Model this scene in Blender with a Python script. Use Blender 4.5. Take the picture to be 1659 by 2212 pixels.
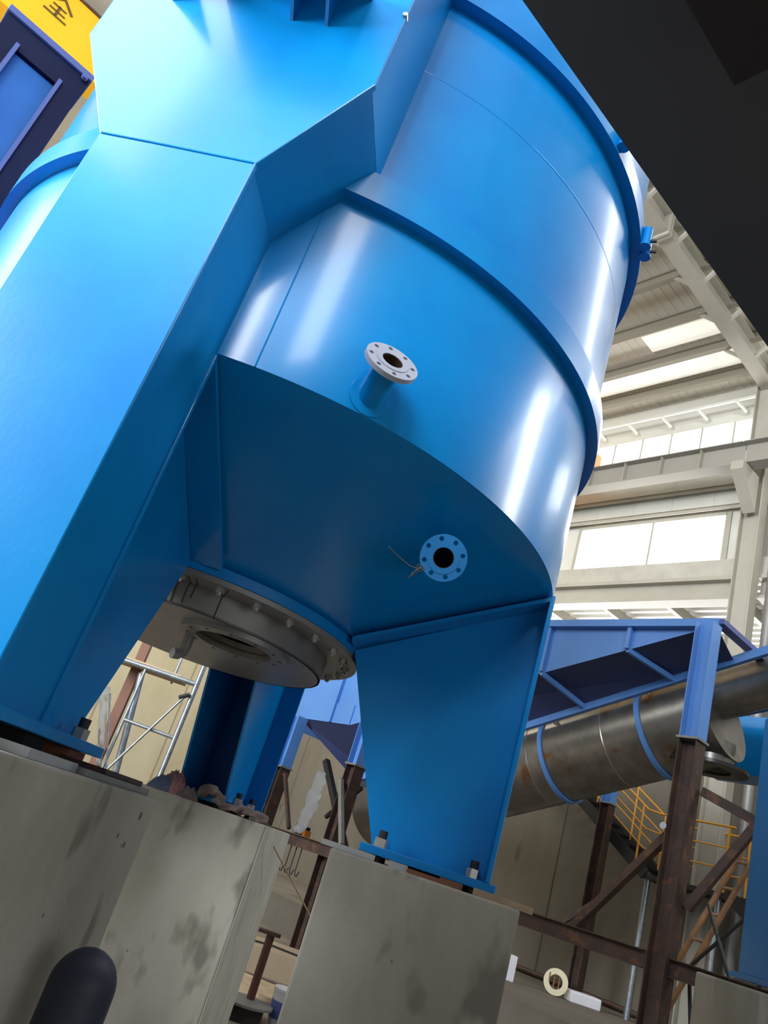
import bpy, bmesh, math, random
from mathutils import Vector, Matrix, noise
random.seed(7)
SC = bpy.context.scene
COL = SC.collection
for o in list(bpy.data.objects): bpy.data.objects.remove(o)
PI = math.pi
def rad(a): return math.radians(a)

# ------------------------------------------------------------------ camera (eye level is z = 0)
cam = bpy.data.cameras.new('camera'); cam_o = bpy.data.objects.new('camera', cam); COL.objects.link(cam_o)
cam.sensor_fit = 'VERTICAL'; cam.sensor_height = 36.0; cam.sensor_width = 27.0
cam.lens = 1703.48 * 36.0 / 2212.0
cam.clip_start = 0.05; cam.clip_end = 300
pit, rol = rad(23.17965), rad(18.71035)
fw = Vector((0, math.cos(pit), math.sin(pit))); r0 = Vector((1, 0, 0)); u0 = r0.cross(fw)
rt = math.cos(rol)*r0 + math.sin(rol)*u0; up = -math.sin(rol)*r0 + math.cos(rol)*u0
M = Matrix((rt, up, -fw)).transposed()
cam_o.matrix_world = M.to_4x4()
SC.camera = cam_o

# ------------------------------------------------------------------ world, lights, exposure
wd = bpy.data.worlds.new('world'); SC.world = wd; wd.use_nodes = True
bg = wd.node_tree.nodes['Background']; bg.inputs[0].default_value = (0.93, 0.96, 1.0, 1); bg.inputs[1].default_value = 0.13
SC.view_settings.view_transform = 'Standard'; SC.view_settings.look = 'None'
SC.view_settings.exposure = 0.0; SC.view_settings.gamma = 1.0; SC.view_settings.use_curve_mapping = False
def area(name, loc, tgt, sx, sy, power, col=(1, 1, 1)):
    l = bpy.data.lights.new(name, 'AREA'); l.shape = 'RECTANGLE'; l.size = sx; l.size_y = sy; l.energy = power; l.color = col
    o = bpy.data.objects.new(name, l); COL.objects.link(o); o.location = loc
    o.rotation_euler = (Vector(tgt)-Vector(loc)).to_track_quat('-Z', 'Y').to_euler(); return o
area('hall_skylight_daylight', (-6.0, -10.5, 10.5), (-1.4, 3.0, 1.6), 6, 7, 2700, (0.95, 0.98, 1.0))
area('roof_light_daylight', (-10.4, -3.4, 12.8), (-1.8, 2.6, 3.0), 3.5, 4.5, 650, (0.95, 0.98, 1.0))
area('right_low_fill', (8.0, -6.5, 1.6), (0, 4.0, 0.0), 8, 3, 210, (0.95, 0.98, 1.0))  # low fill lamp added for the pier sides; no door stands here
area('clerestory_daylight_a', (-3.0, -7.7, 9.0), (-0.8, 3, 2.0), 0.5, 5, 260)
area('clerestory_daylight_b', (0.7, -7.8, 9.1), (-0.6, 3, 2.0), 1.6, 5, 620)
area('clerestory_daylight_c', (11.0, 5.2, 8.0), (0.8, 3.8, 2.2), 1.6, 3, 380)
area('side_bay_daylight', (-13, 4.0, 7.5), (-3, 5, 3.0), 7, 4, 500)
area('left_second_key', (-13.5, -1.5, 5.5), (-1.5, 2.6, 1.2), 5, 5, 4300, (0.95, 0.98, 1.0))  # second key lamp added to brighten the front housing from the left
area('skylight_daylight', (7.5, 7.5, 11.5), (6.5, 8.5, 0), 12, 1.2, 450, (1, 0.98, 0.93))
area('pit_skylight_daylight', (-6, 19, 10.5), (-3.5, 24, 3), 6, 4, 700, (1, 0.93, 0.78))
area('yard_daylight', (10.0, 29.0, 4.0), (5.5, 21, 8.3), 18, 4, 5000, (1, 0.98, 0.94))

# ------------------------------------------------------------------ frames
A = Vector((-0.8806, 5.0375, 0))                        # tank axis
dW = Vector((0.5943, -0.8043, 0)); nW = Vector((0.8043, 0.5943, 0)); ZU = Vector((0, 0, 1))
def wal(s, c, z): return dW*s + nW*c + ZU*z             # hall frame: s along the wall, c depth
def legf(az):
    a = rad(az); n = Vector((math.cos(a), math.sin(a), 0)); t = Vector((-n.y, n.x, 0))
    return lambda r, tt, z: A + n*r + t*tt + ZU*z
ident = lambda x, y, z: Vector((x, y, z))

# ------------------------------------------------------------------ materials
def mat(name, col, rough=0.5, metal=0.0, col2=None, nscale=2.0, bump=0.0, bscale=40, emit=0.0, stretch=None, spots=None, coat=0.0, spec=0.5, contrast=(0.35, 0.65), pits=None):
    m = bpy.data.materials.new(name); m.use_nodes = True
    N, L = m.node_tree.nodes, m.node_tree.links; b = N['Principled BSDF']
    b.inputs['Base Color'].default_value = (*col, 1); b.inputs['Roughness'].default_value = rough; b.inputs['Metallic'].default_value = metal
    b.inputs['Specular IOR Level'].default_value = spec
    if coat: b.inputs['Coat Weight'].default_value = coat; b.inputs['Coat Roughness'].default_value = 0.12
    tc = N.new('ShaderNodeNewGeometry'); vec = tc.outputs['Position']
    if stretch:
        mp = N.new('ShaderNodeMapping'); mp.inputs['Scale'].default_value = stretch; L.new(vec, mp.inputs['Vector']); vec = mp.outputs['Vector']
    if col2:
        n = N.new('ShaderNodeTexNoise'); n.inputs['Scale'].default_value = nscale; n.inputs['Detail'].default_value = 6; n.inputs['Roughness'].default_value = 0.6
        L.new(vec, n.inputs['Vector'])
        r = N.new('ShaderNodeValToRGB'); r.color_ramp.elements[0].position = contrast[0]; r.color_ramp.elements[1].position = contrast[1]
        r.color_ramp.elements[0].color = (*col, 1); r.color_ramp.elements[1].color = (*col2, 1)
        L.new(n.outputs['Fac'], r.inputs['Fac']); out = r.outputs['Color']
        if spots:
            n2 = N.new('ShaderNodeTexNoise'); n2.inputs['Scale'].default_value = spots[1]; n2.inputs['Detail'].default_value = 3
            L.new(vec, n2.inputs['Vector'])
            r2 = N.new('ShaderNodeValToRGB'); r2.color_ramp.elements[0].position = spots[2]; r2.color_ramp.elements[1].position = spots[2]+0.08
            L.new(n2.outputs['Fac'], r2.inputs['Fac'])
            mx = N.new('ShaderNodeMixRGB'); mx.inputs['Color2'].default_value = (*spots[0], 1); L.new(out, mx.inputs['Color1']); L.new(r2.outputs['Color'], mx.inputs['Fac']); out = mx.outputs['Color']
        if pits:
            n3 = N.new('ShaderNodeTexVoronoi'); n3.inputs['Scale'].default_value = pits[1]; L.new(tc.outputs['Position'], n3.inputs['Vector'])
            n4 = N.new('ShaderNodeTexNoise'); n4.inputs['Scale'].default_value = pits[1]*0.35; L.new(tc.outputs['Position'], n4.inputs['Vector'])
            ad = N.new('ShaderNodeMath'); ad.operation = 'ADD'; L.new(n3.outputs['Distance'], ad.inputs[0]); L.new(n4.outputs['Fac'], ad.inputs[1])
            r3 = N.new('ShaderNodeValToRGB'); r3.color_ramp.elements[0].position = pits[2]; r3.color_ramp.elements[1].position = pits[2]+0.05
            r3.color_ramp.elements[0].color = (1, 1, 1, 1); r3.color_ramp.elements[1].color = (0, 0, 0, 1); L.new(ad.outputs[0], r3.inputs['Fac'])
            mx = N.new('ShaderNodeMixRGB'); mx.inputs['Color2'].default_value = (*pits[0], 1); L.new(out, mx.inputs['Color1']); L.new(r3.outputs['Color'], mx.inputs['Fac']); out = mx.outputs['Color']
        L.new(out, b.inputs['Base Color'])
    if bump:
        nb = N.new('ShaderNodeTexNoise'); nb.inputs['Scale'].default_value = bscale; nb.inputs['Detail'].default_value = 3; L.new(tc.outputs['Position'], nb.inputs['Vector'])
        bp = N.new('ShaderNodeBump'); bp.inputs['Strength'].default_value = bump; bp.inputs['Distance'].default_value = 0.01
        L.new(nb.outputs['Fac'], bp.inputs['Height']); L.new(bp.outputs['Normal'], b.inputs['Normal'])
    if emit:
        b.inputs['Emission Color'].default_value = (*col, 1); b.inputs['Emission Strength'].default_value = emit
    return m
PAINT = mat('blue_paint', (0.0, 0.182, 0.54), 0.30, col2=(0.0, 0.232, 0.60), nscale=1.1, bump=0.03, bscale=45, coat=0.25, spec=0.28)
TRBLUE = mat('royal_blue_paint', (0.085, 0.23, 0.56), 0.42, col2=(0.10, 0.26, 0.62), nscale=1.5)
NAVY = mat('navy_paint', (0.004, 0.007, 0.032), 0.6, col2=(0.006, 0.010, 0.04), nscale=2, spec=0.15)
PANEL = mat('mid_blue_panel', (0.015, 0.10, 0.33), 0.5, col2=(0.02, 0.115, 0.37), nscale=2, spec=0.25)
LILAC = mat('pale_edge_blue', (0.07, 0.10, 0.28), 0.35)
GREY = mat('grey_primer_steel', (0.20, 0.195, 0.185), 0.42, 0.3, col2=(0.25, 0.245, 0.235), nscale=3)
ZINC = mat('zinc_bolt', (0.5, 0.49, 0.45), 0.35, 0.7)
GALV = mat('galvanised_tube', (0.36, 0.40, 0.43), 0.35, 0.75, col2=(0.25, 0.28, 0.31), nscale=14)
BLACK = mat('black_steel', (0.012, 0.011, 0.011), 0.6)
RUST = mat('rust_brown_steel', (0.085, 0.05, 0.038), 0.55, 0.35, col2=(0.05, 0.034, 0.03), nscale=5, spots=((0.13, 0.06, 0.035), 9, 0.58))
RUSTIN = mat('rusty_inside', (0.03, 0.013, 0.008), 0.9)
RUSTY = mat('rusty_yellow_tube', (0.32, 0.16, 0.06), 0.6, col2=(0.16, 0.09, 0.05), nscale=9)
YEL = mat('safety_yellow', (0.60, 0.28, 0.025), 0.5)
CRANE = mat('crane_yellow', (0.86, 0.44, 0.01), 0.5, col2=(0.82, 0.40, 0.008), nscale=1)
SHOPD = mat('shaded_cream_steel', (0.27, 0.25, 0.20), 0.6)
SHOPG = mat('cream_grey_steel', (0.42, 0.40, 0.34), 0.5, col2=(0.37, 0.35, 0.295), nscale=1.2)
STEELD = mat('mill_steel', (0.19, 0.18, 0.165), 0.33, 0.85, col2=(0.30, 0.28, 0.25), nscale=3.2, bump=0.05, bscale=12, spots=((0.24, 0.13, 0.06), 3.0, 0.62))
CONC = mat('pier_concrete', (0.32, 0.305, 0.25), 0.85, col2=(0.42, 0.405, 0.35), nscale=2.2, bump=0.25, bscale=25, stretch=(1, 1, 0.45), spots=((0.20, 0.19, 0.155), 3.6, 0.60), pits=((0.12, 0.11, 0.09), 11, 0.42))
CONCW = mat('white_streaked_concrete', (0.52, 0.52, 0.46), 0.85, col2=(0.36, 0.36, 0.32), nscale=5, bump=0.2, bscale=30, stretch=(1, 1, 0.25))
CONWALL = mat('dark_wall_concrete', (0.125, 0.112, 0.09), 0.9, col2=(0.17, 0.155, 0.125), nscale=0.7, bump=0.1, bscale=6, stretch=(1, 1, 0.35), spots=((0.075, 0.065, 0.052), 1.6, 0.66))
CONYEL = mat('pale_yellow_concrete', (0.44, 0.385, 0.25), 0.9, col2=(0.52, 0.47, 0.33), nscale=0.8, stretch=(1, 1, 0.4), spots=((0.30, 0.26, 0.17), 1.6, 0.66))
FLOORM = mat('dusty_floor', (0.15, 0.125, 0.095), 0.9, col2=(0.21, 0.18, 0.14), nscale=1.4, bump=0.2, bscale=8)
CLAD = mat('white_cladding', (0.66, 0.66, 0.60), 0.55, col2=(0.60, 0.60, 0.55), nscale=0.8)
ROOFM = mat('white_roof_sheet', (0.74, 0.71, 0.62), 0.5, col2=(0.68, 0.65, 0.57), nscale=0.6)
SKYL = mat('translucent_skylight', (1.0, 0.98, 0.90), 0.6, emit=0.42)
PANE = mat('bright_window_pane', (1.0, 0.99, 0.97), 0.3, emit=7)
LOUV = mat('white_louver_sheet', (0.85, 0.84, 0.80), 0.5)
DARK = mat('dark_platform_steel', (0.055, 0.056, 0.06), 0.6)
DARKR = mat('dark_beam_steel', (0.012, 0.008, 0.009), 0.7)
CLOTH = mat('dusty_mauve_cloth', (0.22, 0.175, 0.165), 0.95, col2=(0.12, 0.095, 0.095), nscale=16, bump=0.4, bscale=60)
CLOTHP = mat('dusty_pink_cloth', (0.40, 0.19, 0.19), 0.95, col2=(0.20, 0.12, 0.12), nscale=18, bump=0.4, bscale=60)
CLOTHB = mat('faded_blue_cloth', (0.07, 0.11, 0.21), 0.95, col2=(0.13, 0.13, 0.16), nscale=18, bump=0.4, bscale=60)
WOOD = mat('pale_timber', (0.50, 0.38, 0.24), 0.75, col2=(0.40, 0.30, 0.19), nscale=6, stretch=(1, 1, 6))
COPPER = mat('rusty_shim', (0.20, 0.075, 0.04), 0.6)
ALU = mat('bare_aluminium', (0.55, 0.56, 0.57), 0.35, 0.7)
PLAST = mat('clear_film', (0.5, 0.52, 0.54), 0.15); PLAST.node_tree.nodes['Principled BSDF'].inputs['Transmission Weight'].default_value = 0.75; PLAST.node_tree.nodes['Principled BSDF'].inputs['IOR'].default_value = 1.1
WHITE = mat('white_plastic', (0.72, 0.73, 0.78), 0.4)
CREAM = mat('cream_plastic', (0.70, 0.64, 0.45), 0.5)
INKBLUE = mat('printed_blue', (0.10, 0.14, 0.42), 0.5)
ORANGE = mat('orange_plastic', (0.75, 0.22, 0.02), 0.5)
DOME = mat('dark_slate_blue', (0.022, 0.028, 0.055), 0.55)
INK = mat('black_lettering', (0.10, 0.06, 0.01), 0.6)

# ------------------------------------------------------------------ mesh builder
class MB:
    def __init__(s): s.v = []; s.f = []
    def add(s, vs, fs):
        k = len(s.v); s.v += [Vector(x) for x in vs]; s.f += [tuple(i+k for i in f) for f in fs]; return s
    def box(s, x0, x1, y0, y1, z0, z1, F=ident):
        vs = [F(x, y, z) for z in (z0, z1) for y in (y0, y1) for x in (x0, x1)]
        return s.add(vs, [(0, 2, 3, 1), (4, 5, 7, 6), (0, 1, 5, 4), (2, 6, 7, 3), (0, 4, 6, 2), (1, 3, 7, 5)])
    def prism(s, poly, a, b, F):       # F(u, v, w): poly in u,v swept along w from a to b
        n = len(poly); vs = [F(u, v, a) for u, v in poly]+[F(u, v, b) for u, v in poly]
        return s.add(vs, [tuple(range(n))[::-1], tuple(range(n, 2*n))]+[(i, (i+1) % n, n+(i+1) % n, n+i) for i in range(n)])
    def bar(s, p, q, w, h, upv=ZU):    # rectangular bar
        p = Vector(p); q = Vector(q); d = (q-p).normalized(); x = d.cross(upv)
        if x.length < 1e-4: x = d.cross(Vector((1, 0, 0)))
        x.normalize(); y = x.cross(d).normalized()
        vs = [e+x*a*w/2+y*b*h/2 for e in (p, q) for a, b in ((-1, -1), (1, -1), (1, 1), (-1, 1))]
        return s.add(vs, [(0, 1, 2, 3)[::-1], (4, 5, 6, 7)]+[(i, (i+1) % 4, 4+(i+1) % 4, 4+i) for i in range(4)])
    def beam(s, p, q, w, h, tf, tw, face=None):   # H section; web lies in the plane of the bar and 'face'
        p = Vector(p); q = Vector(q); d = (q-p).normalized(); face = Vector(face) if face else ZU
        x = d.cross(face).normalized(); y = x.cross(d).normalized()
        P = [(-w/2, -h/2), (w/2, -h/2), (w/2, -h/2+tf), (tw/2, -h/2+tf), (tw/2, h/2-tf), (w/2, h/2-tf), (w/2, h/2), (-w/2, h/2), (-w/2, h/2-tf), (-tw/2, h/2-tf), (-tw/2, -h/2+tf), (-w/2, -h/2+tf)]
        L = (q-p).length
        return s.prism(P, 0, L, lambda u, v, k: p+x*u+y*v+d*k)
    def tube(s, pts, r, n=10, cap=True):
        pts = [Vector(x) for x in pts]; m = len(pts); rs = r if isinstance(r, (list, tuple)) else [r]*m
        d0 = (pts[1]-pts[0]).normalized(); ref = ZU if abs(d0.z) < 0.9 else Vector((1, 0, 0))
        vs = []; x = d0.cross(ref).normalized()
        for i, p in enumerate(pts):
            d = (pts[min(i+1, m-1)]-pts[max(i-1, 0)]).normalized(); x = (x-d*x.dot(d)).normalized(); y = d.cross(x)
            vs += [p+(x*math.cos(2*PI*k/n)+y*math.sin(2*PI*k/n))*rs[i] for k in range(n)]
        fs = [(i*n+k, i*n+(k+1) % n, (i+1)*n+(k+1) % n, (i+1)*n+k) for i in range(m-1) for k in range(n)]
        if cap: fs += [tuple(range(n))[::-1], tuple(range((m-1)*n, m*n))]
        return s.add(vs, fs)
    def lathe(s, prof, n=64, c=(0, 0, 0), ax=ZU, closed=True, a0=0.0, a1=2*PI):
        c = Vector(c); ax = Vector(ax).normalized(); ref = Vector((1, 0, 0)) if abs(ax.x) < 0.9 else Vector((0, 1, 0))
        x = (ref-ax*ref.dot(ax)).normalized(); y = ax.cross(x); full = abs(a1-a0-2*PI) < 1e-6; m = len(prof)
        k = n if full else n+1
        vs = [c+(x*math.cos(a0+(a1-a0)*i/n)+y*math.sin(a0+(a1-a0)*i/n))*r+ax*z for i in range(k) for r, z in prof]
        fs = []
        for i in range(n):
            j = (i+1) % k
            for q in range(m if closed else m-1):
                q2 = (q+1) % m; fs.append((i*m+q, j*m+q, j*m+q2, i*m+q2))
        return s.add(vs, fs)
    def disc(s, c, ax, r, t, n=24): return s.lathe([(0.0001, 0), (r, 0), (r, t), (0.0001, t)], n, c, ax, False)
    def hexa(s, c, ax, r, t): return s.lathe([(0.0001, 0), (r, 0), (r, t), (0.0001, t)], 6, c, ax, False)
    def plate_holes(s, outer, holes, t, F):   # outer and holes: lists of (u,v) loops; F(u,v,w)
        bm = bmesh.new(); es = []
        loops = [outer]+holes
        for lp in loops:
            vv = [bm.verts.new((u, v, 0)) for u, v in lp]; es += [bm.edges.new((vv[i], vv[(i+1) % len(vv)])) for i in range(len(vv))]
        bmesh.ops.triangle_fill(bm, use_beauty=True, edges=es)
        bm.verts.index_update(); co = [v.co.copy() for v in bm.verts]; tr = [tuple(v.index for v in f.verts) for f in bm.faces]; bm.free()
        s.add([F(c.x, c.y, 0) for c in co], tr); s.add([F(c.x, c.y, t) for c in co], [f[::-1] for f in tr])
        for lp in loops:
            n = len(lp); s.add([F(u, v, 0) for u, v in lp]+[F(u, v, t) for u, v in lp], [(i, (i+1) % n, n+(i+1) % n, n+i) for i in range(n)])
        return s
    def build(s, name, m, parent=None, smooth=None, bevel=0.0, fix=True):
        lo = Vector((min(v.x for v in s.v), min(v.y for v in s.v), min(v.z for v in s.v))); hi = Vector((max(v.x for v in s.v), max(v.y for v in s.v), max(v.z for v in s.v)))
        org = Vector(((lo.x+hi.x)/2, (lo.y+hi.y)/2, lo.z))
        me = bpy.data.meshes.new(name); me.from_pydata([v-org for v in s.v], [], s.f); me.update()
        if fix:
            bm = bmesh.new(); bm.from_mesh(me); bmesh.ops.remove_doubles(bm, verts=bm.verts, dist=1e-5); bmesh.ops.recalc_face_normals(bm, faces=bm.faces); bm.to_mesh(me); bm.free()
        if smooth:
            me.polygons.foreach_set('use_smooth', [True]*len(me.polygons)); me.set_sharp_from_angle(angle=rad(smooth))
        me.materials.append(m)
        o = bpy.data.objects.new(name, me); COL.objects.link(o)
        place(o, org, parent)
        if bevel:
            b = o.modifiers.new('bevel', 'BEVEL'); b.width = bevel; b.segments = 2; b.limit_method = 'ANGLE'; b.angle_limit = rad(40)
        return o
WORG = {}
def place(o, org, parent):
    WORG[o.name] = Vector(org)
    if parent is None: o.location = org
    else: o.parent = parent; o.location = Vector(org)-WORG[parent.name]
def tag(o, label, cat, group=None, kind=None):
    o['label'] = label; o['category'] = cat
    if group: o['group'] = group
    if kind: o['kind'] = kind
    return o
def thing(name, loc, label, cat, group=None):
    o = bpy.data.objects.new(name, None); o.empty_display_size = 0.2; COL.objects.link(o); place(o, loc, None); return tag(o, label, cat, group)
def struct(o): o['kind'] = 'structure'; return o
def circ(r, n=24, cx=0, cy=0): return [(cx+r*math.cos(2*PI*i/n), cy+r*math.sin(2*PI*i/n)) for i in range(n)]

# ================================================================== SETTING
FL = -1.55; LEDGE = -1.0
struct(MB().box(-40, 14, -16, 10.05, FL-0.3, FL, wal).build('floor', FLOORM))
struct(MB().box(-40, 14, 10.05, 15.0, FL-0.3, LEDGE, wal).build('trim_1', CONWALL))          # raised kerb slab along the wall
mb = MB().box(-22, 12, 15.0, 15.35, LEDGE-0.5, 4.55, wal)
struct(mb.build('wall_back', CONWALL))
mb = MB()
for s in (-20.2, -17.8, -15.4, -13.0, -10.6, -8.2, -5.8): mb.box(s-0.012, s+0.012, 14.985, 15.0, LEDGE, 4.55, wal)
struct(mb.build('trim_2', mat('wall_joint', (0.13, 0.12, 0.10), 0.9)))
struct(MB().box(-22.4, -22.0, -14, 15.3, FL-0.3, 13.5, wal).build('wall_left', CONYEL))
mb = MB()
for c in (4.2, 6.6, 9.0, 11.4, 13.8): mb.box(-22.0, -21.985, c-0.015, c+0.015, FL, 8.0, wal)
struct(mb.build('trim_3', mat('pale_wall_joint', (0.30, 0.26, 0.17), 0.9)))
# upper cladding of the back wall, with its openings
BAYS = [(-29.8+7.55*i) for i in range(6)]        # column centre lines: ... -14.7, -7.15, 0.4, 7.95
wbays = [(-22.0, -14.85), (-14.55, -7.3), (-7.0, 0.25), (0.55, 7.8)]
mb = MB()
for a, b in wbays:
    w0, w1 = (a+2.75, b-0.65)
    mb.box(a-0.3, b+0.3, 15.0, 15.08, 9.22, 11.05, wal)          # above windows up to the clerestory
    mb.box(a-0.3, b+0.3, 15.0, 15.08, 11.75, 12.7, wal)
    mb.box(a-0.3, w0, 15.0, 15.08, 8.0, 9.22, wal); mb.box(w1, b+0.3, 15.0, 15.08, 8.0, 9.22, wal)
    for k in range(1, 7):
        s = a+(b-a)*k/7
        mb.box(s-0.008, s+0.008, 14.985, 15.0, 9.22, 11.05, wal)
struct(mb.build('wall_back_cladding', CLAD))
win_n = 0
for a, b in wbays:
    w0, w1 = (a+2.75, b-0.65)
    win_n += 1
    pn = MB().box(w0, w1, 15.03, 15.05, 8.02, 9.2, wal); o = struct(pn.build('window_%d' % win_n, PANE))
    fr = MB(); 
    fr.box(w0-0.06, w0+0.03, 14.95, 15.1, 7.98, 9.25, wal).box(w1-0.03, w1+0.10, 14.95, 15.1, 7.98, 9.25, wal).box(w0, w1, 14.95, 15.1, 9.16, 9.25, wal).box(w0, w1, 14.95, 15.1, 7.96, 8.04, wal)
    fr.box((w0*0.47+w1*0.53)-0.025, (w0*0.47+w1*0.53)+0.025, 14.97, 15.06, 8.0, 9.2, wal)
    fr.build('window_frame', SHOPG, o)
    win_n += 1
    o = struct(MB().box(a+0.05, b-0.05, 15.03, 15.05, 11.08, 11.72, wal).build('window_%d' % win_n, PANE))
    fr = MB()
    for k in range(1, 9): s = a+(b-a)*k/9; fr.box(s-0.02, s+0.02, 15.0, 15.04, 11.05, 11.75, wal)
    fr.build('window_frame', SHOPG, o)
# concrete band and steel lintel under the windows
for i, (a, b) in enumerate(wbays):
    struct(MB().box(a-0.02, b+0.02, 14.8, 15.3, 7.53, 7.96, wal).build('trim_%d' % (10+i), mat('band_concrete_%d' % i, (0.42, 0.40, 0.35), 0.9, col2=(0.50, 0.48, 0.42), nscale=2.5, bump=0.3, bscale=6)))
    m_ = MB().box(a, b, 14.72, 15.2, 7.44, 7.53, wal).box(a, b, 14.9, 15.0, 7.06, 7.44, wal).box(a, b, 14.75, 15.15, 7.0, 7.06, wal)
    struct(m_.build('trim_%d' % (20+i), SHOPG))
# lean-to seen through the opening below the lintel
pf = []
for k in range(24): c = 15.4+0.36*k; pf += [(c, 8.36), (c+0.12, 8.36), (c+0.18, 8.44), (c+0.30, 8.44)]
tag(MB().prism(pf+[(q[0], q[1]+0.01) for q in pf[::-1]], -24, 6, lambda u, v, w_: wal(w_, u, v)).build('louver_sheet', LOUV),
    'white ribbed roof sheet of the lean-to seen through the opening under the lintel', 'roof sheet')
for s in (-16.2, -14.3, -12.4, -10.5, -8.6):
    tag(MB().box(s-0.06, s+0.06, 15.5, 23.5, 8.06, 8.34, wal).build('lean_to_beam', SHOPG), 'cream beam under the lean-to roof, seen through the opening above the blue trough', 'beam', 'lean-to beams')

# roof: sheet, skylights, purlins, rafters
rz = lambda c: 12.98-0.042*(c-11)
roof = lambda s, c, h: wal(s, c, rz(c)+h)
sk = [(12.35, 13.3), (9.95, 10.85), (13.6, 14.5)]
mb = MB().box(-30, 12, -2.0, 15.6, 0.0, 0.05, roof)
nrib = 150
for k in range(0): pass
struct(mb.build('ceiling', ROOFM))
mb = MB()
for k in range(110):
    s = -16+k*0.22; mb.box(s-0.012, s+0.012, 6, 15.3, -0.012, 0.0, roof)
mb.build('corrugation', ROOFM, bpy.data.objects['ceiling'])
for i, (c0, s0, s1) in enumerate([(13.9, -14.6, -7.4), (12.8, -9.4, -7.6), (12.8, -14.6, -11.8), (13.9, -6.9, 0.2)]):
    struct(MB().box(s0, s1, c0-0.28, c0+0.28, -0.05, -0.032, roof).build('window_%d' % (30+i), SKYL))
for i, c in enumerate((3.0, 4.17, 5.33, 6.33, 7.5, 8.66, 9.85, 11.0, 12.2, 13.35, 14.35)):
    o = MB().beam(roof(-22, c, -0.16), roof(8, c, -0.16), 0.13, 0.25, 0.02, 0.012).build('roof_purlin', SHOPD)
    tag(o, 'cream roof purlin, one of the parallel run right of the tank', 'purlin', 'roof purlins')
for s in (-14.7, -7.15, 0.4):
    t = thing('roof_rafter', wal(s, 13.0, 12.0), {-14.7: 'cream roof rafter behind the tank, next bay from the knee-braced one', -7.15: 'cream tapered roof rafter with knee braces running down to the right-hand column', 0.4: 'cream roof rafter above the dark overhead platform'}[s], 'rafter')
    MB().box(s-0.012, s+0.012, -1.5, 14.9, -0.72, -0.28, roof).build('web', SHOPG, t)
    MB().box(s-0.16, s+0.16, -1.5, 14.9, -0.28, -0.26, roof).build('top_flange', SHOPG, t)
    MB().box(s-0.16, s+0.16, -1.5, 14.9, -0.74, -0.72, roof).build('bottom_flange', SHOPG, t)
    MB().box(s-0.17, s+0.17, 9.45, 9.50, -0.80, -0.2, roof).box(s-0.17, s+0.17, 9.52, 9.57, -0.80, -0.2, roof).build('splice_plate', SHOPG, t)
    for c in (7.5, 8.66, 9.85, 11.0, 12.2, 13.45):
        for sg in (1, -1):
            MB().bar(roof(s+sg*0.10, c, -0.66), roof(s+sg*0.62, c, -0.22), 0.07, 0.07).build('knee_brace', SHOPG, t)
# columns, crane girder, girts
for s in (-14.7, -7.15, 0.4):
    t = thing('hall_column', wal(s, 14.5, LEDGE), {-14.7: 'cream steel hall column hidden behind the big tank', -7.15: 'cream steel hall column at the right edge carrying the crane girder bracket', 0.4: 'cream steel hall column further along the wall, out to the right'}[s], 'column')
    MB().beam(wal(s, 14.5, LEDGE), wal(s, 14.5, 12.6), 0.30, 0.42, 0.02, 0.014, dW).build('shaft', SHOPG, t)
    MB().prism([(14.3, 9.60), (13.55, 9.60), (13.55, 9.40), (14.3, 8.75)], s-0.13, s+0.13, lambda u, v, w_: wal(w_, u, v)).build('bracket', SHOPG, t)
for i, (a, b) in enumerate(((-22, -14.7), (-14.7, -7.15), (-7.15, 0.4))):
    t = thing('crane_girder', wal((a+b)/2, 13.85, 9.6), ['cream crane runway girder far left along the wall, behind the tank', 'cream plate-web crane runway girder right of the tank under the clerestory', 'cream crane runway girder continuing right past the hall column'][i], 'girder')
    MB().beam(wal(a+0.01, 13.85, 9.90), wal(b-0.01, 13.85, 9.90), 0.34, 0.56, 0.025, 0.016).build('girder_body', mat('runway_grey_%d' % i, (0.30, 0.285, 0.25), 0.6), t)
    n_ = 8
    for k in range(1, n_): s = a+(b-a)*k/n_; MB().box(s-0.008, s+0.008, 13.70, 13.84, 9.65, 10.15, wal).build('web_stiffener', SHOPG, t)
    MB().bar(wal(a+0.01, 13.85, 10.22), wal(b-0.01, 13.85, 10.22), 0.07, 0.08).build('crane_rail', GREY, t)
for z in (9.32, 9.85):
    tag(MB().box(-22, 7.5, 14.82, 15.0, z, z+0.035, wal).box(-22, 7.5, 14.82, 14.835, z-0.08, z+0.035, wal).build('wall_girt', SHOPG), 'cream horizontal wall girt %s' % ('just above the window' if z < 9.5 else 'midway between window and crane girder'), 'girt')
# eaves bracket rail below the roof edge
t = thing('eaves_rail', wal(-9.5, 14.6, 11.9), 'cream thin rail with short drop brackets under the roof edge above the clerestory', 'rail')
MB().bar(wal(-14.6, 14.55, 12.02), wal(-7.3, 14.55, 12.02), 0.05, 0.06).build('rail', CLAD, t)
for k in range(7): s = -13.6+k*0.95; MB().bar(wal(s, 14.55, 12.0), wal(s+0.12, 14.85, 11.86), 0.05, 0.05).build('drop_bracket', CLAD, t)
# downpipe on the wall by the column
tag(MB().tube([wal(-6.72, 14.75, LEDGE), wal(-6.72, 14.75, 9.0)], 0.10, 14).build('downpipe', GREY, smooth=40), 'grey vertical pipe beside the hall column at the right edge', 'pipe')

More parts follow.
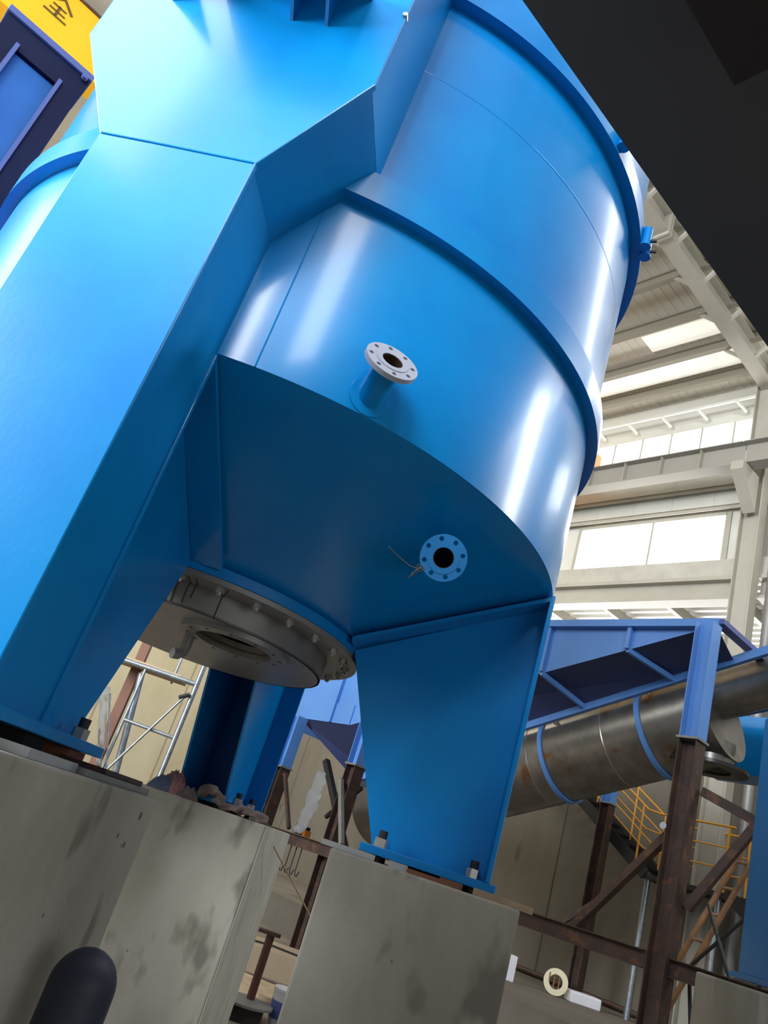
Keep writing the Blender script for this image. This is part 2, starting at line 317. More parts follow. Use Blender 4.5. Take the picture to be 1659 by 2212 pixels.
# ================================================================== THE BIG TANK
Z0, Z1, Z2, R, R1, R2 = 1.708, 2.747, 4.327, 2.10, 2.167, 2.174
tank = thing('steel_tank', A+Vector((0, 0, 0.06)), 'huge bright blue steel tank with cone bottom standing on legs in the middle', 'tank')
MB().lathe([(R, Z0), (R, 5.3), (R-0.012, 5.3), (R-0.012, Z0)], 192, A).build('shell', PAINT, tank, smooth=40)
MB().lathe([(R-0.012, Z0-0.003), (R-0.002, Z0+0.001), (R-0.004, Z0+0.012), (0.985, 1.135), (0.985, 1.115)], 160, A).build('cone', PAINT, tank, smooth=40)
for nm, z, rr, h in (('stiffening_ring', Z1, R1, 0.167), ('stiffening_ring', Z2, R2, 0.15)):
    MB().lathe([(R-0.01, z), (rr, z), (rr, z+h), (R-0.01, z+h)], 192, A).build(nm, PAINT, tank, smooth=40)
MB().lathe([(R+0.002*math.cos(a), 3.77+0.006*math.sin(a)) for a in [2*PI*k/8 for k in range(8)]], 192, A).build('weld_seam', PAINT, tank, smooth=60)
a_ = rad(-85.7); n_ = Vector((math.cos(a_), math.sin(a_), 0))
MB().tube([A+n_*R+ZU*Z0, A+n_*R+ZU*Z1], 0.004, 6).build('weld_seam', PAINT, tank)
MB().lathe([(0.90, 1.065), (1.042, 1.065), (1.042, 1.125), (0.90, 1.125)], 96, A).build('bottom_flange', PAINT, tank, smooth=40, bevel=0.004)
# grey bottom cover: plate, hanging drum, port ring, stub, bolts
cov = MB().lathe([(0.0001, 1.035), (1.038, 1.035), (1.038, 1.063), (0.0001, 1.063)], 96, A, closed=False).build('bottom_cover', GREY, tank, smooth=40)
HC = A+Vector((0.30, -0.40, 0)); HR = 0.232
lo_, out_ = 0.90, circ(0.84, 72)
MB().plate_holes(out_, [circ(HR, 40, 0.30, -0.40)], 0.012, lambda u, v, w_: A+Vector((u, v, lo_+w_))).build('drum_floor', GREY, cov)
MB().lathe([(0.84, lo_), (0.84, 1.036), (0.828, 1.036), (0.828, lo_)], 72, A).build('drum_wall', GREY, cov, smooth=40)
MB().lathe([(HR, lo_-0.03), (0.33, lo_-0.03), (0.33, lo_), (HR, lo_)], 48, HC).build('port_ring', GREY, cov, smooth=40)
MB().lathe([(HR, lo_-0.025), (HR, lo_+0.045), (HR+0.006, lo_+0.045), (HR+0.006, lo_-0.025)], 40, HC).build('port_neck', mat('grey_neck', (0.30, 0.27, 0.24), 0.4, 0.5), cov, smooth=40)
MB().lathe([(HR+0.004, lo_+0.03), (0.32, lo_+0.03), (0.32, lo_+0.125), (0.0001, lo_+0.125)], 40, HC, closed=False).build('port_inside', BLACK, cov)
for k in range(12):
    a = 2*PI*k/12; MB().disc(HC+Vector((math.cos(a)*0.285, math.sin(a)*0.285, lo_-0.032)), ZU, 0.011, 0.003, 10).build('bolt_hole', BLACK, cov)
MB().tube([A+Vector((0.02, -0.28, lo_)), A+Vector((0.02, -0.28, 0.80)), A+Vector((0.018, -0.285, 0.765)), A+Vector((-0.005, -0.31, 0.74)), A+Vector((-0.03, -0.33, 0.735))], 0.032, 16).build('pipe_stub', GREY, cov, smooth=50)
for k in range(28):
    a = rad(-91.4+k*360/28); c = A+Vector((math.cos(a)*0.965, math.sin(a)*0.965, 0))
    MB().hexa(c+ZU*1.012, ZU, 0.026, 0.024).disc(c+ZU*0.995, ZU, 0.014, 0.02, 10).build('bolt', ZINC, cov)
mb = MB()
for az, r_, l_ in ((-96.5, 0.90, 0.10), (-95, 0.915, 0.14), (-93, 0.90, 0.12), (-89, 0.91, 0.11), (-86.5, 0.90, 0.07), (-76, 0.9, 0.13)):
    a = rad(az); a2 = rad(az-0.5); mb.tube([A+Vector((math.cos(a)*0.98, math.sin(a)*0.98, 1.0345)), A+Vector((math.cos(a)*0.845, math.sin(a)*0.845, 1.0345)), A+Vector((math.cos(a2)*0.842, math.sin(a2)*0.842, 1.02)), A+Vector((math.cos(a2)*0.842, math.sin(a2)*0.842, 1.03-l_))], 0.0028, 5)
mb.build('oil_drip', BLACK, cov)

# legs
def make_leg(az, gp=0.0, bin_=1.40):
    F = legf(az); hw, fwd = 0.186, 0.365
    leg = MB()
    prof = [(1.03, 1.085), (2.07, 1.665), (2.07, 0.09), (1.45, 0.09)]
    for sg in (1, -1): leg.prism(prof, sg*hw-0.008, sg*hw+0.008, lambda u, v, w_: F(u, w_, v))
    L = leg.build('leg', PAINT, tank)
    MB().box(2.065, 2.092, -fwd, fwd, 0.09, 1.69, F).build('outer_flange', PAINT, L, bevel=0.004)
    MB().prism([(1.02, 1.122), (2.075, 1.680), (2.075, 1.655), (1.02, 1.097)], -fwd, fwd, lambda u, v, w_: F(u, w_, v)).build('top_plate', PAINT, L)
    MB().box(bin_, 2.125, -0.36, 0.36, 0.048, 0.09, F).build('base_plate', PAINT, L, bevel=0.004)
    for r_ in (bin_+0.10, 2.0):
        for sg in (1, -1):
            b = MB().hexa(F(r_, sg*0.275, 0.09), ZU, 0.036, 0.045).build('anchor_nut', ZINC, L)
            MB().tube([F(r_, sg*0.275, -0.1), F(r_, sg*0.275, 0.175)], 0.023, 12).build('anchor_rod', BLACK, L)
    return L
make_leg(-10); make_leg(-100, bin_=1.47); make_leg(80); make_leg(170)
# front housing: wide headed box column in front of the left leg
F = legf(-99.6)
D = 2.52; lo, hi = 0.355, 0.686
outl = [(-lo, 0.09), (lo, 0.09), (lo, 2.35), (hi, 2.925), (hi, 5.4), (-hi, 5.4), (-hi, 2.925), (-lo, 2.35)]
hs = MB().prism(outl, D-0.030, D, lambda u, v, w_: F(w_, u, v)).build('front_housing', PAINT, tank, bevel=0.006)
def side(name, pts, r_in):     # strips running from the plate back to the shell
    mb = MB()
    for (t0, z0), (t1, z1) in zip(pts[:-1], pts[1:]):
        mb.add([F(D-0.028, t0, z0), F(D-0.028, t1, z1), F(r_in, t1, z1), F(r_in, t0, z0)], [(0, 1, 2, 3)])
    o = mb.build(name, PAINT, hs, fix=False); md = o.modifiers.new('thick', 'SOLIDIFY'); md.thickness = 0.012; md.offset = 0
    return o
for sg in (1, -1):
    side('side_plate', [(sg*(lo-0.022), 0.09), (sg*(lo-0.022), 2.35)], 2.06)
    side('chamfer_plate', [(sg*(lo-0.022), 2.35), (sg*(hi-0.022), 2.925)], 1.96)
    side('head_side_plate', [(sg*(hi-0.022), 2.925), (sg*(hi-0.022), 5.4)], 1.95)
MB().tube([F(D+0.001, -lo+0.01, 2.35), F(D+0.001, -0.1, 2.352), F(D+0.001, lo-0.01, 2.35)], 0.0045, 6).build('weld_seam', PAINT, hs)
MB().box(2.13, 2.64, -0.41, 0.41, 0.048, 0.088, F).build('base_plate', PAINT, hs, bevel=0.004)
MB().box(D, D+0.85, -0.25, 0.50, 3.46, 3.49, F).build('shelf', PAINT, hs)  # outer, unseen depth added so its shadow falls down the housing plate
for tt in (-0.40, 0.185, 0.352):
    MB().prism([(D, 3.24), (D+0.36, 3.46), (D, 3.46)], tt-0.008, tt+0.008, lambda u, v, w_: F(u, w_, v)).build('gusset', PAINT, hs)
MB().disc(F(D-0.02, 0.83-0.15, 3.4), F(1, 0, 0)-F(0, 0, 0), 0.012, 0.03, 10).build('plug', ZINC, hs)

# nozzles
def frame_ax(c, ax):
    ax = Vector(ax).normalized(); ref = ZU if abs(ax.z) < 0.9 else Vector((1, 0, 0)); x = ref.cross(ax).normalized(); y = ax.cross(x)
    return lambda u, v, w_: Vector(c)+x*u+y*v+ax*w_
def nozzle(base, ax, L, od, bore, pipe, holes, face, rot=0.2, inside=RUSTIN, thick=0.024):
    ax = Vector(ax).normalized(); base = Vector(base); Fp = frame_ax(base, ax)
    N = MB().lathe([(pipe, -0.14), (pipe, L-thick), (bore, L-thick), (bore, -0.14)], 40, base, ax).build('nozzle', PAINT, tank, smooth=40)
    hl = [circ(0.0115, 14, math.cos(rot+2*PI*k/holes)*od*0.405, math.sin(rot+2*PI*k/holes)*od*0.405) for k in range(holes)]
    Ff = frame_ax(base+ax*(L-thick), ax)
    MB().plate_holes(circ(od/2, 64), hl+[circ(bore, 40)], thick, Ff).build('flange', face, N)
    MB().lathe([(bore, thick), (bore+0.025, thick), (bore+0.027, thick+0.003), (bore, thick+0.003)], 48, base+ax*(L-thick), ax).build('raised_face', face, N, smooth=30)
    MB().lathe([(bore-0.0005, L), (bore-0.003, L), (bore-0.003, -0.13), (0.0001, -0.13)], 40, base, ax, closed=False).build('bore', inside, N, smooth=40)
    return N
ang = rad(-74); el = rad(30)
PALEF = mat('primed_pale_flange', (0.42, 0.44, 0.52), 0.4, 0.2, col2=(0.37, 0.41, 0.52), nscale=25)
nz = nozzle((-0.221, 3.0435, 1.820), (math.cos(el)*math.cos(ang), math.cos(el)*math.sin(ang), math.sin(el)), 0.196, 0.25, 0.050, 0.062, 8, PALEF, rot=0.15)
mb = MB(); pa, pz = rad(-71.7), 1.812
rings_ = [(0.0, 0.006), (0.085, 0.006), (0.100, 0.005), (0.103, -0.002)]
for rr, hh in rings_:
    for k in range(40):
        u, v = rr*math.cos(2*PI*k/40), rr*math.sin(2*PI*k/40); a = pa+u/R
        mb.v.append(A+Vector((math.cos(a), math.sin(a), 0))*(R+hh)+ZU*(pz+v))
for q in range(3):
    for k in range(40): mb.f.append((q*40+k, q*40+(k+1) % 40, (q+1)*40+(k+1) % 40, (q+1)*40+k))
mb.build('reinforcing_pad', PAINT, nz, smooth=50)
FC2 = Vector((0.338, 3.493, 1.370)); ax2 = (-FC2).normalized()
LOWF = mat('painted_flange_blue', (0.012, 0.25, 0.68), 0.35)
nozzle(FC2-ax2*0.38, ax2, 0.38, 0.227, 0.050, 0.058, 8, LOWF, rot=0.38)
# small clamps on the upper ring
for az, z in ((-44.8, 4.36), (-24.5, 4.02), (-22.0, 3.94)):
    a = rad(az); n = Vector((math.cos(a), math.sin(a), 0)); c = A+n*(R2+0.03)+ZU*(4.36 if az < -40 else 4.30)
    lg = MB().tube([c+ZU*0.0, c+ZU*0.16], 0.034, 14).build('ring_clamp', PAINT, tank, smooth=40)
    MB().tube([c+ZU*-0.006, c+ZU*0.012], 0.042, 14).build('clamp_collar', PAINT, lg, smooth=40)
    MB().tube([c+ZU*0.05+n*0.03, c+ZU*0.05+n*0.075], 0.012, 8).build('clamp_screw', BLACK, lg)
# wire tied to the lower flange
tag(MB().tube([(0.27, 3.528, 1.300), (0.25, 3.522, 1.292), (0.225, 3.53, 1.290), (0.198, 3.536, 1.293), (0.14, 3.53, 1.315), (0.07, 3.515, 1.345)], 0.0022, 6)
    .tube([(0.262, 3.526, 1.310), (0.24, 3.53, 1.27), (0.21, 3.55, 1.24)], 0.003, 6).tube([(0.25, 3.52, 1.30), (0.232, 3.52, 1.275), (0.215, 3.53, 1.25)], 0.0025, 6)
    .tube([(0.245+0.016*math.cos(k), 3.520+0.004*math.sin(2*k), 1.292+0.016*math.sin(k)) for k in [j*0.7 for j in range(20)]], 0.0022, 6)
    .build('tie_wire', mat('dull_wire', (0.20, 0.17, 0.15), 0.5, 0.5), smooth=60), 'thin twisted tie wire hanging from the lower flange', 'wire')

# ================================================================== CONCRETE PIERS AND WHAT LIES ON THEM
def pier(az, r0_, r1_, ztop, label, hw=0.587):
    Fq = legf(az); o = MB().box(r0_, r1_, -hw, hw, FL, ztop, Fq).build('concrete_pier', CONC, bevel=0.012); return tag(o, label, 'pier')
pier(-100, 1.25, 2.95, -0.028, 'wide stained concrete pier at the lower left under the front leg')
pier(-10, 1.285, 2.24, 0.016, 'square concrete pier under the right leg, in the lower middle')
pier(80, 1.29, 2.42, 0.02, 'concrete pier under the back leg, seen between the two nearer piers')
pier(170, 1.29, 2.4, -0.02, 'concrete pier of the far left leg hidden behind the near one')
tag(MB().box(1.29, 2.42, -0.594, -0.588, FL, 0.018, legf(80)).build('plaster_coat', CONCW), 'whitish streaked plaster coat on the right side of the back pier', 'plaster')
# shim packs
def shim(az, r, t, z, l, w, h, m, label, rotz=0):
    Fq = legf(az); o = MB().box(r-l/2, r+l/2, t-w/2, t+w/2, z, z+h, Fq).build('shim_plate', m); return tag(o, label, 'shim')
shim(-10, 1.62, -0.30, 0.016, 0.10, 0.12, 0.031, ALU, 'bright steel shim under the inner part of the right base plate')
shim(-10, 1.76, -0.32, 0.016, 0.18, 0.14, 0.022, COPPER, 'rust-red shim under the middle of the right base plate')
shim(-10, 1.90, -0.32, 0.016, 0.12, 0.13, 0.031, COPPER, 'second rust-red shim under the right base plate, nearer its outer bolt')
shim(-10, 1.75, 0.2, 0.016, 0.3, 0.2, 0.031, BLACK, 'dark shim under the far side of the right base plate')
shim(-100, 1.62, 0.22, -0.028, 0.16, 0.2, 0.075, COPPER, 'brown shim pack under the inner end of the left base plate')
shim(-100, 1.95, 0.2, -0.028, 0.16, 0.2, 0.075, BLACK, 'dark shim pack under the middle of the left base plate')
shim(-100, 2.4, 0.2, -0.028, 0.16, 0.2, 0.075, GREY, 'grey shim pack under the outer end of the left base plate')
shim(80, 1.6, -0.2, 0.02, 0.14, 0.2, 0.027, WOOD, 'pale packing shim under the back leg base plate')
shim(80, 1.95, 0.1, 0.02, 0.14, 0.3, 0.027, BLACK, 'dark shim under the back leg base plate')
Fq = legf(-10)
tag(MB().bar(Fq(1.22, -0.50, 0.030), Fq(1.50, -0.47, 0.030), 0.05, 0.026).build('aluminium_strip', ALU), 'short bright metal strip lying on the right pier beside the base plate', 'metal strip')
tag(MB().bar(Fq(2.02, -0.42, 0.034), Fq(2.30, -0.52, 0.030), 0.05, 0.032).build('timber_strip', WOOD), 'short pale strip lying at the outer corner of the right pier', 'strip')
Fq = legf(-100)
tag(MB().box(1.30, 2.0, 0.36, 0.55, -0.028, -0.003, Fq).build('packing_board', GREY, bevel=0.003), 'grey flat packing plate on the left pier, lower of the two', 'plate')
tag(MB().box(1.36, 1.78, 0.33, 0.53, -0.003, 0.018, Fq).build('packing_board', RUST, bevel=0.003), 'dark brown packing plate on the left pier, laid over the grey one', 'plate')
tag(MB().bar(Fq(2.02, 0.47, -0.012), Fq(2.45, 0.50, -0.012), 0.10, 0.03).build('packing_board', ALU), 'bluish bare metal plate on the left pier at the picture edge', 'plate')

pb = legf(80)
def lump(name, r, t, lr, lt, h, m, label, seed, rot=0.0):      # crumpled heap of cloth lying at (r, t) on the back pier
    n = 34; mb = MB(); c_, s_ = math.cos(rot), math.sin(rot)
    for j in range(n+1):
        for i in range(n+1):
            u, v = i/n*2-1, j/n*2-1; d = math.hypot(u, v); k_ = max(abs(u), abs(v))
            if d > 0: u, v = u*k_/d, v*k_/d
            rim = 1+0.22*noise.noise(Vector((u*1.7, v*1.7, seed)))
            U, V_ = u*lr*rim, v*lt*rim
            q = Vector((u*2.2, v*2.2, seed*3.1))
            fold = 1-abs(noise.noise(q))*2; fold2 = 1-abs(noise.noise(q*2.3))*2; fold3 = noise.noise(q*5)
            z = 0.022+h*max(0, 1-k_**2.2)*(0.45+0.42*fold+0.25*fold2+0.12*fold3)
            mb.v.append(pb(r+U*c_-V_*s_, t+U*s_+V_*c_, max(z, 0.022)))
    mb.f = [(j*(n+1)+i, j*(n+1)+i+1, (j+1)*(n+1)+i+1, (j+1)*(n+1)+i) for j in range(n) for i in range(n)]
    k = len(mb.v); mb.v += [Vector((v.x, v.y, 0.0205)) for v in mb.v]; m0 = n+1
    edge = [i for i in range(m0)]+[j*m0+n for j in range(1, m0)]+[n*m0+i for i in range(n-1, -1, -1)]+[j*m0 for j in range(n-1, 0, -1)]
    mb.f += [(edge[i], edge[(i+1) % len(edge)], k+edge[(i+1) % len(edge)], k+edge[i]) for i in range(len(edge))]
    return tag(mb.build(name, m, smooth=75), label, 'rag')
lump('crumpled_cloth', 1.36, 0.20, 0.06, 0.14, 0.16, CLOTHP, 'crumpled dusty pink rag heaped left of the back leg', 1.3)
lump('crumpled_cloth', 1.318, 0.27, 0.032, 0.11, 0.11, CLOTHB, 'faded blue rag lying in front of the pink one', 4.6)
lump('crumpled_cloth', 1.325, 0.055, 0.035, 0.09, 0.09, CLOTH, 'mauve grey rag at the right end of the rag heap', 7.9)
def twist(name, pts, r, m, label, seed):
    P = [Vector(p) for p in pts]; q = []; rr = []
    for i in range(len(P)-1):
        for k in range(10):
            f = k/10; q.append(P[i].lerp(P[i+1], f)); rr.append(r*(0.8+0.5*noise.noise(Vector((i+f, seed, 0))*1.9)))
    q.append(P[-1]); rr.append(r*0.4)
    for _ in range(3): q = [q[0]]+[(q[i-1]+q[i]*2+q[i+1])/4 for i in range(1, len(q)-1)]+[q[-1]]
    n = 18; mb = MB().tube(q, rr, n)
    for i, v in enumerate(mb.v):
        c = q[i//n] if i//n < len(q) else q[-1]; d = v-c; ph = (i % n)/n*2*PI
        f = 1+0.28*math.sin(3*ph+(i//n)*0.45)+0.35*noise.noise(v*22+Vector((seed, 0, 0)))
        w = c+d*f; mb.v[i] = Vector((w.x, w.y, max(w.z, 0.0215)))
    return tag(mb.build(name, m, smooth=75), label, 'rag')
def rp(r, t, z): return pb(r, t, z)
twist('cloth_rope', [rp(1.37, -0.02, .09), rp(1.33, -0.08, .14), rp(1.34, -0.16, .11), rp(1.335, -0.20, .05), rp(1.33, -0.30, .055), rp(1.33, -0.40, .075), rp(1.33, -0.48, .055), rp(1.325, -0.58, .045)], 0.040, CLOTH, 'long twisted mauve rag trailing along the edge of the back pier', 4)

# dark domed post in front of the left pier
Fq = legf(-100); pc = Fq(1.90, 0.79, FL)
tag(MB().lathe([(0.0001, 0), (0.108, 0), (0.108, 0.93)]+[(0.108*math.cos(a), 0.93+0.115*math.sin(a)) for a in [PI/2*k/10 for k in range(1, 10)]]+[(0.0001, 1.045)], 40, pc, closed=False).build('domed_post', DOME, smooth=60),
    'dark slate-blue round-topped post standing against the left pier', 'post')

# ================================================================== OVERHEAD DARK PLATFORM (camera stands beneath its edge)
t = thing('overhead_platform', wal(2.5, 4.0, FL), 'dark steel platform hanging over the top right corner', 'platform')
MB().box(-1.42, 4.5, -4, 9.5, 2.6, 2.72, wal).build('deck', DARK, t)
MB().box(-0.89, -0.40, -3.8, 1.37, 2.30, 2.60, wal).build('support_beam', DARKR, t)
for s, c in ((3.9, -3.5), (3.9, 9.0)): MB().box(s-0.1, s+0.1, c-0.1, c+0.1, FL, 2.6, wal).build('support_post', DARK, t)

# ================================================================== CRANE BRIDGE AND NAVY CASING, UPPER LEFT
t = thing('crane_bridge', wal(-12.9, -1.0, 10.58), 'yellow overhead crane bridge girder lettered in black at the top left', 'crane')
MB().box(-13.4, -12.9, -8.5, 12.2, 10.6, 11.78, wal).build('box_girder', CRANE, t)
MB().box(-13.45, -12.86, -8.5, 12.2, 11.78, 11.82, wal).build('top_flange', RUST, t)
MB().box(-14.2, -10.98, 13.62, 14.08, 10.30, 10.72, wal).build('end_truck', mat('crane_orange', (0.75, 0.30, 0.03), 0.5), t)
MB().box(-13.4, -12.9, 12.2, 13.9, 10.72, 11.2, wal).build('end_arm', CRANE, t)
# the character on its face: strokes in a 0.42 m cell, c to the right, z up
def stroke(p0, p1, w_): return (p0, p1, w_)
ch = MB(); c0, zb = -0.80, 11.12; S_ = 0.44
for (a, b), (c, d), w_ in (((.03, .03), (.97, .03), .09), ((.18, .26), (.82, .26), .08), ((.22, .50), (.78, .50), .08), ((.5, .03), (.5, .56), .10), ((.5, 1.0), (.04, .58), .10), ((.5, 1.0), (.98, .56), .11)):
    p = wal(-12.893, c0+a*S_, zb+b*S_); q = wal(-12.893, c0+c*S_, zb+d*S_); ch.bar(p, q, w_*S_, 0.006, dW)
ch.build('lettering', INK, t)
hook = MB().tube([wal(-13.1, 0.02, 11.82), wal(-13.1, 0.0, 11.95)], 0.03, 8).build('rail_stop', RUST, t)
t = thing('elevator_casing', wal(-7.2, -0.2, FL), 'tall navy box casing with a recessed blue panel at the upper left edge', 'casing')
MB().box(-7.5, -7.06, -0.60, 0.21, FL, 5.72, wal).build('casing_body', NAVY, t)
mb = MB()
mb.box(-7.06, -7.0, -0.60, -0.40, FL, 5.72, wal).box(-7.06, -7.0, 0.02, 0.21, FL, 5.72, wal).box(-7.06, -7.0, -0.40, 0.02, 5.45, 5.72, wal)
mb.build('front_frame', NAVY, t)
MB().box(-7.055, -7.045, -0.40, 0.02, FL+0.2, 5.44, wal).build('recessed_panel', PANEL, t)
for c in (-0.405, 0.015): MB().box(-7.0, -6.975, c-0.018, c+0.018, FL+0.2, 5.50, wal).build('panel_edge_bar', LILAC, t)
MB().box(-7.52, -6.97, -0.62, 0.23, 5.72, 5.79, wal).build('top_flange', LILAC, t, bevel=0.006)  # flange paler than the casing: light on it is put into the colour
MB().disc(wal(-6.98, 0.16, 5.70), dW, 0.03, 0.05, 12).build('flange_bolt', LILAC, t)

# ================================================================== BLUE TROUGH WITH INCLINED STEEL TUBE, RIGHT MIDDLE
cls = thing('settling_trough', wal(-8, 9.2, 1.0), 'royal blue wedge-shaped settling trough right of the tank, under the window', 'trough')
CN, CA, CB = 8.0, 9.25, 10.5; TR = 0.555
ps = lambda u, v, w_: wal(u, w_, v)
MB().prism([(-12.6, 3.5), (-4.16, 3.5), (-4.2, 3.466), (-9.88, 1.8), (-12.6, 1.8)], CN, CN+0.02, ps).build('side_panel', TRBLUE, cls)
MB().prism([(-12.6, 3.5), (-4.16, 3.5), (-4.2, 3.466), (-9.88, 1.8), (-12.6, 1.8)], CB, CB+0.02, ps).build('side_panel', TRBLUE, cls)
MB().box(-12.6, -4.14, CN-0.09, CN+0.02, 3.43, 3.52, wal).build('top_rim', TRBLUE, cls)
for s, zb_ in ((-11.9, 1.8), (-10.35, 1.8), (-8.9, 2.09), (-6.42, 2.82), (-5.24, 3.16)):
    MB().bar(wal(s, CN-0.03, 3.44), wal(s, CN-0.03, zb_), 0.07, 0.05, dW).build('panel_rib', TRBLUE, cls)
MB().box(-12.6, -9.88, CN-0.02, CN, 1.8, 2.12, wal).build('bottom_band', TRBLUE, cls)
slope = 0.375; zt = lambda s: 1.865+slope*(s+7.2)          # trough axis height at c = CA
# hopper sheets between panel and tube
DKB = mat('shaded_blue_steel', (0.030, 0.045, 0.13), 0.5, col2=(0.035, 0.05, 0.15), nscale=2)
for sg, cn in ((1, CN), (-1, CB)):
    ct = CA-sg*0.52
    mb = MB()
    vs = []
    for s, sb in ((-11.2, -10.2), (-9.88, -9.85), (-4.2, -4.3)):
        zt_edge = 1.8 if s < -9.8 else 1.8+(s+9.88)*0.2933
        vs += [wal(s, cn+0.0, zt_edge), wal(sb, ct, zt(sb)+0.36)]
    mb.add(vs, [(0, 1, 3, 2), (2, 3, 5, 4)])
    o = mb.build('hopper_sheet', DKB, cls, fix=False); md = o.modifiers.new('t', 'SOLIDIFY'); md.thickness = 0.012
    for s in (-8.9, -6.42, -5.24):
        ze = 1.8+(s+9.88)*0.2933
        MB().bar(wal(s, cn-sg*0.02, ze-0.01), wal(s+0.25, ct-sg*0.03, zt(s+0.25)+0.36), 0.05, 0.06).build('hopper_rib', TRBLUE, cls)
    MB().bar(wal(-10.2, ct-sg*0.03, zt(-10.2)+0.37), wal(-3.0, ct-sg*0.03, zt(-3.0)+0.37), 0.07, 0.10).build('edge_flange', TRBLUE, cls)
MB().box(-12.62, -12.6, CN, CB, 1.8, 3.5, wal).build('end_panel', TRBLUE, cls)
MB().bar(wal(-4.15, CN-0.05, 3.5), wal(-4.15, CB, 3.5), 0.12, 0.06).build('end_lip', LILAC, cls)
dax = (dW+ZU*slope).normalized()
p0 = wal(-10.1, CA, zt(-10.1)); p1 = wal(-4.62, CA, zt(-4.62))
tb = MB().tube([p0, p1], TR, 48).build('screw_tube', STEELD, cls, smooth=40)
MB().tube([wal(-4.9, CA, zt(-4.9)+0.27), wal(-2.6, CA, zt(-2.6)+0.27)], 0.29, 40).build('upper_tube', STEELD, cls, smooth=40)
nax = (ZU-dax*ZU.dot(dax)).normalized()
for s in (-9.6, -8.35, -6.98, -5.9):
    c = wal(s, CA, zt(s)); MB().lathe([(TR, -0.010), (TR+0.007, 0), (TR, 0.010)], 48, c, dax).build('weld_bead', mat('weld_steel', (0.35, 0.32, 0.28), 0.3, 0.8) if s == -9.6 else bpy.data.materials['weld_steel'], tb, smooth=40)
for s in (-9.1, -7.1, -5.75):
    c = wal(s+0.35, CA, zt(s+0.35)); MB().lathe([(TR+0.002, -0.03), (TR+0.03, -0.03), (TR+0.03, 0.03), (TR+0.002, 0.03)], 48, c, dax).build('strap', TRBLUE, cls, smooth=40)
fx = Vector((-nW.x, -nW.y, 0))
for s in (-9.2, -7.75, -6.55, -5.25):      # small ears along the tube
    c = wal(s, CA, zt(s)); d1 = (fx*0.80+nax*0.60).normalized()
    MB().prism([(0, -0.06), (0.10, 0), (0, 0.06)], -0.012, 0.012, lambda u, v, w_: c+d1*(TR+u)+d1.cross(dax)*v+dax*w_).build('lifting_ear', mat('ear_steel', (0.45, 0.38, 0.26), 0.5) if s == -9.2 else bpy.data.materials['ear_steel'], tb)
# discharge spout with wide round flange
sp = wal(-4.72, CA, 0)
MB().lathe([(0.28, 2.20), (0.28, 2.50), (0.26, 2.50), (0.26, 2.20)], 40, sp).build('discharge_spout', STEELD, tb, smooth=40)
MB().lathe([(0.26, 2.17), (0.45, 2.17), (0.45, 2.21), (0.26, 2.21)], 48, sp).build('spout_flange', mat('dark_flange', (0.05, 0.047, 0.045), 0.3, 0.6), tb, smooth=40)
# supports of the trough
def post(s, c, ztop, zmid, base, label, sz=0.20):
    t = thing('trough_post', wal(s, c, base), label, 'post')
    MB().beam(wal(s, c, base), wal(s, c, zmid), sz, sz, 0.012, 0.010, dW).build('lower_shaft', RUST, t)
    MB().beam(wal(s, c, zmid), wal(s, c, ztop), sz, sz, 0.012, 0.010, dW).build('upper_shaft', TRBLUE, t)
    MB().box(s-0.12, s+0.12, c-0.12, c+0.12, zmid-0.012, zmid+0.012, wal).build('splice_plate', GREY, t)
    MB().box(s-0.16, s+0.16, c-0.16, c+0.16, base, base+0.02, wal).build('foot_plate', RUST, t)
    return t
post(-4.18, 7.80, 3.40, 2.10, FL, 'tall H-section post, blue above and brown below, nearest the right edge')
post(-8.75, 13.6, 2.75, 2.3, LEDGE, 'brown H-section post with blue top standing behind the tube, left of the stairs')
post(-11.05, 7.88, 1.79, 0.95, FL, 'blue-topped brown post just right of the back tank leg')
post(-9.3, 7.88, 1.95, 1.2, FL, 'brown post left of the right tank leg, behind the plastic film')
def barobj(name, p, q, w_, h, m, label, cat, group=None): return tag(MB().bar(p, q, w_, h).build(name, m), label, cat, group)
tag(MB().beam(wal(-14, 7.70, -0.02), wal(-4.285, 7.70, -0.02), 0.12, 0.16, 0.01, 0.01).build('tie_beam', RUST), 'long brown tie beam running behind the piers to the blue-topped post', 'beam')
tag(MB().beam(wal(-4.075, 7.80, -0.02), wal(-1.5, 7.86, -0.02), 0.12, 0.16, 0.01, 0.01).build('tie_beam', RUST), 'grey-brown tie beam between the tall post and the right-hand pier', 'beam')
barobj('brace', wal(-4.30, 7.86, 1.16), wal(-5.40, 8.1, 0.0), 0.08, 0.08, RUST, 'diagonal angle brace rising to the silver weld patch on the tall post', 'brace')
barobj('brace', wal(-6.4, 11.6, 1.25), wal(-5.5, 10.4, 0.02), 0.06, 0.06, RUST, 'thin diagonal brace falling right between the two posts', 'brace')
barobj('brace', wal(-6.9, 10.2, 0.1), wal(-6.35, 10.2, 0.55), 0.06, 0.06, RUST, 'short grey brace rising behind the corner of the right pier', 'brace')
barobj('brace', wal(-4.05, 7.9, 1.62), wal(-3.42, 7.95, 1.40), 0.08, 0.09, RUST, 'dark brace from the tall post sloping down to the right', 'brace')
barobj('brace', wal(-3.5, 7.95, 1.42), wal(-4.05, 7.9, 0.52), 0.08, 0.08, RUST, 'dark diagonal brace falling back to the tall post, right of it', 'brace')
tag(MB().disc(wal(-4.29, 7.685, 1.19), -nW, 0.035, 0.012, 14).build('weld_patch', ALU), 'silver painted weld patch on the tall brown post', 'patch')
